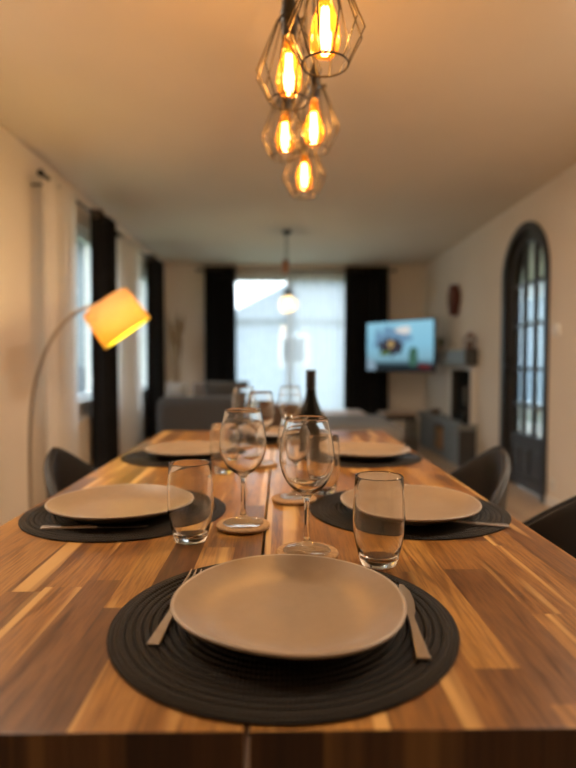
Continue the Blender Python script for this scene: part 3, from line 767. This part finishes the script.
# far pendant
fp = thing('glass_pendant', 'small far pendant with cream glass shade and copper socket', 'lamp', (0.07, 5.70, ZC))
obj('canopy', LA([(0, 0), (0.05, 0), (0.05, -0.012), (0.035, -0.03), (0.012, -0.04), (0, -0.04)], 32), M['mantel_dark'], fp, smooth=True)
obj('cord', TU([(-0.01, 0, -0.03), (-0.015, 0, -0.20), (-0.015, 0, -0.29)], 0.004, 8), M['blackplastic'], fp)
obj('copper_socket', LA([(0, 0), (0.018, -0.005), (0.032, -0.04), (0.036, -0.10), (0.030, -0.14), (0, -0.145)], 24), M['copper'], fp, loc=(-0.015, 0, -0.28), smooth=True)
obj('cord', TU([(0.01, 0, -0.03), (0.012, 0, -0.60)], 0.003, 8), M['blackplastic'], fp)
obj('shade_cap', LA([(0, 0), (0.03, -0.005), (0.045, -0.04), (0.05, -0.07), (0, -0.07)], 24), M['mantel_dark'], fp, loc=(0.012, 0, -0.585), smooth=True)
obj('glass_shade', LA([(0.04, -0.07), (0.07, -0.09), (0.088, -0.13), (0.086, -0.18), (0.065, -0.22), (0.03, -0.235)], 32), M['creamshade'], fp, loc=(0.012, 0, -0.585), smooth=True)
obj('bulb', LA([(0, 0.04), (0.02, 0.03), (0.028, 0.0), (0.02, -0.022), (0, -0.03)], 20), emis('small_bulb_glow', (1, 0.75, 0.38), 3), fp, loc=(0.012, 0, -0.585-0.14), smooth=True)
ld = bpy.data.lights.new('far_bulb_light', 'POINT'); ld.energy = 7.0; ld.color = (1, 0.82, 0.62); ld.shadow_soft_size = 0.035
lo = bpy.data.objects.new('far_bulb_light', ld); C.objects.link(lo); lo.location = (0.082, 5.70, ZC-0.585-0.14)

# ------------------------------------------------------------------ arc floor lamp
def P(px, py, D):     # helper: pixel of the survey -> world point at depth D
    return Vector(((px-280)/560*D, D, CAM_H-(py-363)/560*D))
LD = 3.02
al = thing('arc_floor_lamp', 'arc floor lamp with tilted ochre drum shade by the left wall', 'lamp', (P(30, 0, LD).x, LD, 0))
base = Vector((P(30, 0, LD).x, LD, 0))
obj('base', LA([(0, 0), (0.14, 0), (0.14, 0.02), (0.135, 0.028), (0, 0.03)], 48), M['chrome'], al, smooth=False)
arc_px = [(30, 500), (30, 460), (31, 425), (34, 396), (40, 370), (50, 346), (64, 325), (80, 312), (95, 306), (106, 303)]
pts = [Vector((0, 0, 0.02))]+[P(a, b, LD)-base for a, b in arc_px]
def cr(p, k=5):
    q = []
    for i in range(len(p)-1):
        a, b, c, d = p[max(i-1, 0)], p[i], p[i+1], p[min(i+2, len(p)-1)]
        for j in range(k):
            t = j/k; q.append(0.5*((2*b)+(-a+c)*t+(2*a-5*b+4*c-d)*t*t+(-a+3*b-3*c+d)*t**3))
    q.append(p[-1]); return q
obj('arc_pole', TU(cr(pts), 0.0095, 10), M['chrome'], al, smooth=True)
top = P(106.5, 303, LD)-base; bot = P(128, 333.5, LD)-base
ax = (bot-top); hgt = ax.length; axd = (ax.normalized()+Vector((0, 0.13, 0))).normalized()
q = Vector((0, 0, -1)).rotation_difference(axd)
shade = obj('lamp_shade', LA([(0.136, 0), (0.146, -hgt)], 48), M['shade'], al, smooth=True, solid=0.003)
shade.rotation_mode = 'QUATERNION'; shade.rotation_quaternion = q; shade.location = top
sp = obj('shade_spider', tube(tube(TU([(0, 0, -0.0), (0, 0, -0.07)], 0.012, 8), [(-0.135, 0, -0.004), (0.135, 0, -0.004)], 0.003, 6), [(0, -0.135, -0.004), (0, 0.135, -0.004)], 0.003, 6), M['chrome'], shade)
obj('diffuser', LA([(0, -hgt+0.012), (0.143, -hgt+0.012), (0.143, -hgt+0.006), (0, -hgt+0.006)], 48), M['diffuser'], shade)
bl = obj('bulb', LA([(0, -0.065), (0.016, -0.07), (0.03, -0.10), (0.022, -0.125), (0, -0.13)], 20), emis('shade_bulb_glow', (1, 0.6, 0.25), 4), shade, smooth=True)
ld = bpy.data.lights.new('floor_lamp_light', 'POINT'); ld.energy = 5.5; ld.color = (1, 0.72, 0.34); ld.shadow_soft_size = 0.03
lo = bpy.data.objects.new('floor_lamp_light', ld); C.objects.link(lo); lo.location = base+top+axd*0.075

# ------------------------------------------------------------------ sofa and cushions
def soft_box(x0, x1, y0, y1, z0, z1): return B(x0, x1, y0, y1, z0, z1)
sf = thing('sofa', 'grey fabric corner sofa with its back to the table', 'sofa', (-0.74, 5.0, 0))
def sobj(name, b, r=0.05, mat='sofa', par=None):
    o = obj(name, B(*b), M[mat], par or sf, bevel=r); o.modifiers['b'].segments = 5; shade_auto(o, 60); return o
sobj('backrest', (-0.38, 0.45, 0.02, 0.26, 0.06, 0.745), 0.09)
sobj('base', (-0.36, 0.44, 0.20, 0.90, 0.06, 0.28), 0.03)
sobj('side_backrest', (-0.385, -0.16, 0.20, 1.95, 0.06, 0.66), 0.09)
sobj('chaise_base', (-0.20, 0.42, 0.88, 1.95, 0.06, 0.28), 0.03)
sobj('seat_cushion', (-0.16, 0.28, 0.26, 0.93, 0.28, 0.44), 0.05)
sobj('seat_cushion', (0.285, 0.44, 0.26, 0.93, 0.28, 0.44), 0.05)
sobj('seat_cushion', (-0.16, 0.40, 0.94, 1.93, 0.28, 0.44), 0.05)
for x, y in ((-0.3, 0.1), (0.38, 0.1), (-0.3, 1.85), (0.36, 1.85)): obj('foot', LA([(0, 0), (0.02, 0), (0.025, 0.065), (0, 0.065)], 12), M['black'], sf, loc=(x, y, 0))
def pillow(name, label, loc, rot, w, h, th, mat, group='cushions on the sofa'):
    o = obj(name, cushion(w, h, th, 14), M[mat], None, smooth=True, loc=loc, rot=rot); o.modifiers.new('u', 'SUBSURF').render_levels = 1
    return tag(o, label, 'cushion', group)
R_ = math.radians
pillow('cushion', 'large dark grey cushion standing above the sofa back', (-0.52, 5.42, 0.665), (R_(78), 0, R_(5)), 0.46, 0.46, 0.17, 'sofa')
pillow('cushion', 'light grey cushion at the left end of the sofa', (-1.0, 5.42, 0.765), (R_(86), 0, R_(-8)), 0.22, 0.21, 0.17, 'cushlight')
pillow('cushion', 'taupe cushion between the light grey and dark grey ones', (-0.67, 5.58, 0.665), (R_(76), 0, R_(4)), 0.42, 0.42, 0.15, 'cushtaupe')

# armchair with brown cushions behind the glasses
ac = thing('armchair', 'brown armchair behind the far wine glasses', 'armchair', (-0.02, 5.4, 0))
def aobj(n, b, r): 
    o = obj(n, B(*b), M['cushbrown'], ac, bevel=r); o.modifiers['b'].segments = 5; shade_auto(o, 60)
aobj('base', (-0.22, 0.40, 0, 0.7, 0.08, 0.42), 0.04); aobj('backrest', (-0.22, 0.40, -0.02, 0.16, 0.3, 0.66), 0.07)
aobj('arm', (-0.24, -0.12, 0.1, 0.7, 0.08, 0.56), 0.05); aobj('arm', (0.30, 0.42, 0.1, 0.7, 0.08, 0.56), 0.05)
for x, y in ((-0.18, 0.05), (0.36, 0.05), (-0.18, 0.64), (0.36, 0.64)): obj('foot', B(x-0.02, x+0.02, y-0.02, y+0.02, 0, 0.09), M['black'], ac)
# ottoman
ot = thing('daybed', 'low grey upholstered bench with pale top beyond the table end', 'bench', (0.33, 4.15, 0))
o = obj('cushion_top', B(-0.05, 0.62, 0, 1.0, 0.44, 0.575), M['ottoman_top'], ot, bevel=0.06); o.modifiers['b'].segments = 5
o = obj('base', B(-0.04, 0.61, 0.01, 0.99, 0.06, 0.44), M['leather'], ot, bevel=0.03)
for x, y in ((0.02, 0.06), (0.55, 0.06), (0.02, 0.94), (0.55, 0.94)): obj('foot', B(x-0.02, x+0.02, y-0.02, y+0.02, 0, 0.07), M['black'], ot)
# coffee table
ct = thing('coffee_table', 'low table with pale wooden top in front of the back window', 'table', (0.55, 6.55, 0))
obj('top', B(-0.3, 0.42, -0.3, 0.3, 0.44, 0.48), M['tan_top'], ct, bevel=0.004)
for sx in (-0.26, 0.38):
    for sy in (-0.26, 0.26): obj('leg', B(sx-0.018, sx+0.018, sy-0.018, sy+0.018, 0, 0.44), M['black'], ct)
# side table by the right curtain
stb = thing('side_table', 'small black side table with wooden top under the television', 'table', (1.42, 6.75, 0))
obj('top', B(-0.20, 0.20, -0.18, 0.18, 0.43, 0.455), M['tan_top'], stb)
obj('apron', B(-0.19, 0.19, -0.17, 0.17, 0.37, 0.43), M['black'], stb)
for sx in (-0.17, 0.17):
    for sy in (-0.15, 0.15): obj('leg', B(sx-0.018, sx+0.018, sy-0.018, sy+0.018, 0, 0.37), M['black'], stb)

# ------------------------------------------------------------------ television on an arm
A_, B_ = Vector((1.10, 7.12, 0)), Vector((1.755, 6.35, 0))
cen = (A_+B_)/2; ang = math.atan2(B_.y-A_.y, B_.x-A_.x)
tv = thing('television', 'wall-mounted flat television showing a blue picture', 'television', (cen.x, cen.y, CAM_H+0.20), ang)
W_, H_ = 1.01, 0.62
obj('casing', B(-W_/2, W_/2, 0.0, 0.035, -H_/2, H_/2), M['blackplastic'], tv, bevel=0.004)
obj('screen', B(-W_/2+0.012, W_/2-0.012, -0.002, 0.0, -H_/2+0.022, H_/2-0.012), M['screen'], tv)
obj('rear_housing', B(-0.28, 0.28, 0.035, 0.07, -0.22, 0.16), M['blackplastic'], tv, bevel=0.01)
inv = Matrix.Rotation(-ang, 3, 'Z')
wp = inv @ (Vector((XR-0.006, 7.15, 0))-cen)
obj('wall_arm', TU([(0, 0.07, 0), (0.05, 0.16, 0), (wp.x, wp.y, 0)], 0.018, 8), M['black'], tv)
obj('wall_plate', B(-0.008, 0.0, -0.1, 0.1, -0.12, 0.12), M['black'], tv, loc=(wp.x, wp.y, 0), rot=(0, 0, -ang))

# ------------------------------------------------------------------ fireplace
fpx = thing('fireplace', 'fireplace insert with tall black glass front on the right wall', 'fireplace', (XR-0.003, 5.95, 0))
obj('surround', box(box(B(-0.055, 0, -0.345, -0.32, 0.43, 1.0), -0.055, 0, 0.32, 0.39, 0.43, 1.0), -0.055, 0, -0.32, 0.32, 0.98, 1.0), M['white'], fpx, bevel=0.003)
obj('glass_front', B(-0.05, 0, -0.32, 0.32, 0.43, 0.98), M['firebox'], fpx)
obj('handle', TU([(-0.047, -0.20, 0.6), (-0.07, -0.20, 0.6), (-0.07, -0.20, 0.8), (-0.047, -0.20, 0.8)], 0.006, 8), M['chrome'], fpx)
he = thing('hearth_bench', 'slate grey hearth cabinet with a firewood niche under the fireplace', 'cabinet', (XR-0.003, 5.60, 0))
hbm = bmesh.new()
box(hbm, -0.17, 0, 0.0, 0.55, 0, 0.37); box(hbm, -0.17, 0, 0.95, 1.60, 0, 0.37); box(hbm, -0.17, 0, 0.55, 0.95, 0, 0.06); box(hbm, -0.02, 0, 0.55, 0.95, 0.06, 0.37)
obj('body', hbm, M['mantel'], he)
obj('end_panel', B(-0.178, 0, -0.014, 0.0, 0, 0.37), M['mantel_dark'], he)  # thin sheet, the near end's shade painted as a darker grey
obj('top_slab', B(-0.20, 0, -0.03, 1.63, 0.37, 0.43), M['mantel'], he, bevel=0.006)
GL = 'firewood logs in the hearth niche'; li = 0
proto_log = LA([(0, 0), (0.043, 0), (0.045, 0.01), (0.045, 0.11), (0.043, 0.12), (0, 0.12)], 14)
lg = obj('firewood_log', proto_log, M['log'], None); lg.rotation_euler = (0, PI/2, 0); tag(lg, 'split firewood log stacked in the niche of the hearth cabinet', 'log', GL)
for r_ in range(3):
    for k in range(4 if r_ % 2 == 0 else 3):
        o = lg if li == 0 else lg.copy()
        if li: C.objects.link(o)
        o.location = (XR-0.155, 5.60+0.60+0.092*k+(0.046 if r_ % 2 else 0), 0.105+0.081*r_); li += 1
mt = thing('mantel_shelf', 'thick slate grey mantel shelf above the fireplace', 'shelf', (XR-0.003, 5.58, 1.03))
obj('front', B(-0.13, 0, 0.0, 1.22, 0, 0.155), M['mantel'], mt, bevel=0.006)
obj('end_cap', B(-0.132, 0, -0.02, 0.0, -0.002, 0.157), M['mantel_dark'], mt)  # shade on the shelf's near end, painted as a darker grey
def on_shelf(name, label, cat, prof, y, mat, x=XR-0.07, z=1.185, seg=20):
    o = obj(name, LA(prof, seg), M[mat], None, smooth=True, loc=(x, y, z)); return tag(o, label, cat)
sx_ = thing('lantern', 'small brown lantern at the near end of the mantel shelf', 'lantern', (XR-0.065, 5.64, 1.187))
obj('base', B(-0.05, 0.05, -0.05, 0.05, 0, 0.015), M['rust'], sx_)
for a in (-1, 1):
    for b in (-1, 1): obj('post', B( a*0.042-0.005, a*0.042+0.005, b*0.042-0.005, b*0.042+0.005, 0.015, 0.12), M['rust'], sx_)
obj('candle', LA([(0, 0.015), (0.022, 0.015), (0.022, 0.085), (0, 0.085)], 16), M['cushbrown'], sx_)
obj('roof', LA([(0, 0.12), (0.07, 0.12), (0.02, 0.16), (0.012, 0.175), (0, 0.18)], 4), M['rust'], sx_, rot=(0, 0, PI/4))
on_shelf('candlestick', 'thin pale candlestick on the mantel shelf', 'candlestick', [(0, 0), (0.025, 0), (0.025, 0.006), (0.006, 0.012), (0.006, 0.05), (0.012, 0.055), (0.009, 0.06), (0.009, 0.10), (0, 0.10)], 6.15, 'ceramic')
vz = thing('potted_plant', 'little potted plant at the far end of the mantel shelf', 'plant', (XR-0.075, 6.62, 1.186))
obj('pot', LA([(0, 0), (0.03, 0), (0.04, 0.06), (0.034, 0.06), (0.03, 0.05), (0, 0.05)], 20), M['ceramic'], vz, smooth=True)
fb = bmesh.new(); rnd = random.Random(3)
for k in range(26):
    a = rnd.random()*6.28; e = rnd.uniform(0.01, 0.04); h_ = rnd.uniform(0.04, 0.12)
    tube(fb, [(0, 0, 0.045), (e*0.6*math.cos(a), e*0.6*math.sin(a), 0.05+h_*0.6), (e*math.cos(a), e*math.sin(a), 0.05+h_)], [0.002, 0.008, 0.001], 5)
obj('foliage', fb, M['leafgreen'], vz, smooth=True)
on_shelf('bowl', 'small brown bowl on the far end of the hearth cabinet', 'bowl', [(0, 0), (0.03, 0), (0.06, 0.03), (0.07, 0.06), (0.064, 0.06), (0.054, 0.034), (0, 0.012)], 6.75, 'vase', XR-0.10, 0.431)
on_shelf('slim_bottle', 'slim dark bottle on the near end of the hearth cabinet', 'bottle', [(0, 0), (0.028, 0), (0.03, 0.01), (0.03, 0.08), (0.022, 0.10), (0.010, 0.13), (0.009, 0.20), (0, 0.20)], 5.63, 'bottle', XR-0.11, 0.431)

# ------------------------------------------------------------------ wall clock ornament
oc = thing('wall_ornament', 'dark red-brown carved ornament high on the right wall', 'ornament', (XR-0.003, 6.22, CAM_H+0.69))
bp_ = [(0.0, -0.17), (0.05, -0.13), (0.06, -0.07), (0.10, -0.04), (0.11, 0.05), (0.085, 0.10), (0.05, 0.12), (0.03, 0.165), (0, 0.18)]
full = bp_+[(-a, b) for a, b in bp_[-2:0:-1]]
obj('carved_board', extrude_poly(bmesh.new(), [(0, a, b) for a, b in full], Vector((-0.09, 0, 0))), M['rust'], oc, bevel=0.006)
obj('round_face', LA([(0, 0), (0.055, 0), (0.055, 0.012), (0.045, 0.016), (0, 0.016)], 28), M['cushbrown'], oc, loc=(-0.09, 0, 0.02), rot=(0, -PI/2, 0))
sw = thing('thermostat', 'round white thermostat on the wall right of the door', 'thermostat', (XR, 3.985, CAM_H+0.235))
obj('dial', LA([(0, 0), (0.042, 0), (0.042, 0.012), (0.032, 0.022), (0, 0.024)], 32), M['white'], sw, rot=(0, -PI/2, 0), smooth=False)
obj('base_plate', B(-0.006, 0, -0.046, 0.046, -0.046, 0.046), M['white'], sw)
so = thing('wall_socket', 'pale wall socket low on the wall right of the door', 'socket', (XR-0.003, 4.0, 0.17))
obj('plate', B(-0.008, 0, -0.04, 0.04, -0.04, 0.04), M['white'], so, bevel=0.003)
obj('recess', LA([(0, 0), (0.021, 0), (0.021, 0.002), (0.018, 0.003), (0, 0.001)], 24), M['radiator'], so, loc=(-0.008, 0, 0), rot=(0, -PI/2, 0))

# ------------------------------------------------------------------ pampas grass
pv = thing('pampas_vase', 'tall brown floor vase with dried pampas in the back left corner', 'vase', (-1.33, 7.22, 0))
obj('vase', LA([(0, 0), (0.07, 0), (0.10, 0.10), (0.11, 0.26), (0.08, 0.48), (0.05, 0.60), (0.055, 0.66), (0.047, 0.66), (0.04, 0.60), (0, 0.58)], 32), M['vase'], pv, smooth=True)
rnd = random.Random(5); stem = bmesh.new(); plume = bmesh.new()
for k in range(11):
    a = rnd.random()*6.28; e = rnd.uniform(0.04, 0.15); h_ = rnd.uniform(1.40, 1.70)
    tip = Vector((e*math.cos(a), e*math.sin(a)*0.7, h_)); b0 = Vector((0.01*math.cos(a), 0.01*math.sin(a), 0.55))
    tube(stem, [b0, b0.lerp(tip, 0.5)+Vector((0, 0, 0.03)), tip], 0.003, 5)
    d = (tip-b0).normalized()
    s0 = tip-d*rnd.uniform(0.28, 0.42)
    tube(plume, [s0+(tip-s0)*t for t in (0, .15, .35, .6, .85, 1.12)], [0.003, 0.014, 0.024, 0.022, 0.012, 0.002], 7)
obj('stems', stem, M['pampas'], pv); obj('plumes', plume, M['pampas'], pv, smooth=True)

# ------------------------------------------------------------------ fill lamps added above the frame to brighten the room
def disc_lamp(x, y, label, power, size=0.5, col=(1, 0.84, 0.66)):
    t = thing('ceiling_lamp', label, 'lamp', (x, y, ZC))
    obj('rim', LA([(0, 0), (size/2, 0), (size/2, -0.05), (size/2-0.02, -0.05), (size/2-0.02, -0.01), (0, -0.01)], 40), M['white'], t)
    l = bpy.data.lights.new('ceiling_lamp_light', 'AREA'); l.shape = 'DISK'; l.size = size-0.06; l.energy = power; l.color = col
    q_ = bpy.data.objects.new('ceiling_lamp_light', l); C.objects.link(q_); q_.location = (x, y, ZC-0.045)
disc_lamp(1.5, 1.65, 'round white ceiling lamp right of the table above the frame', 17, 0.4)
disc_lamp(-1.15, 1.6, 'round white ceiling lamp left of the table above the frame', 11, 0.4)

# ------------------------------------------------------------------ world
wd = bpy.data.worlds.new('sky'); S.world = wd; wd.use_nodes = True
nt = wd.node_tree; nt.nodes.clear()
o_ = nt.nodes.new('ShaderNodeOutputWorld'); bg = nt.nodes.new('ShaderNodeBackground')
tc = nt.nodes.new('ShaderNodeTexCoord'); sp_ = nt.nodes.new('ShaderNodeSeparateXYZ'); nt.links.new(tc.outputs['Generated'], sp_.inputs[0])
cr_ = ramp(nt, sp_.outputs[2], [(0.0, (0.80, 0.88, 0.95)), (0.3, (0.86, 0.93, 1.0)), (1.0, (0.62, 0.78, 1.0))])
nt.links.new(cr_, bg.inputs[0]); nt.links.new(math_n(nt, 'MULTIPLY_ADD', math_n(nt, 'POWER', math_n(nt, 'MAXIMUM', sp_.outputs[1], 0.0), 6), 1.9, math_n(nt, 'MULTIPLY_ADD', math_n(nt, 'MAXIMUM', sp_.outputs[2], 0.0), 9.0, 0.40)), bg.inputs[1]); nt.links.new(bg.outputs[0], o_.inputs[0])

# ------------------------------------------------------------------ camera
cd = bpy.data.cameras.new('camera'); cam = bpy.data.objects.new('camera', cd); C.objects.link(cam); S.camera = cam
cd.sensor_fit = 'VERTICAL'; cd.sensor_height = 36; cd.sensor_width = 27; cd.lens = 560/768*36
cd.clip_start = 0.02; cd.clip_end = 200
cam.location = (0, 0, CAM_H); cam.rotation_euler = (math.radians(90-2.15), 0, math.radians(-0.82))
cd.dof.use_dof = True; cd.dof.focus_distance = 0.81; cd.dof.aperture_fstop = 2.15
S.view_settings.view_transform = 'Standard'; S.view_settings.look = 'None'; S.view_settings.gamma = 1; S.view_settings.exposure = 1.38
S.view_settings.use_curve_mapping = False
cy = S.cycles
cy.use_denoising = True; cy.max_bounces = 14; cy.transmission_bounces = 14; cy.transparent_max_bounces = 24; cy.diffuse_bounces = 5; cy.glossy_bounces = 5
cy.caustics_refractive = True; cy.caustics_reflective = False; cy.sample_clamp_indirect = 4.0
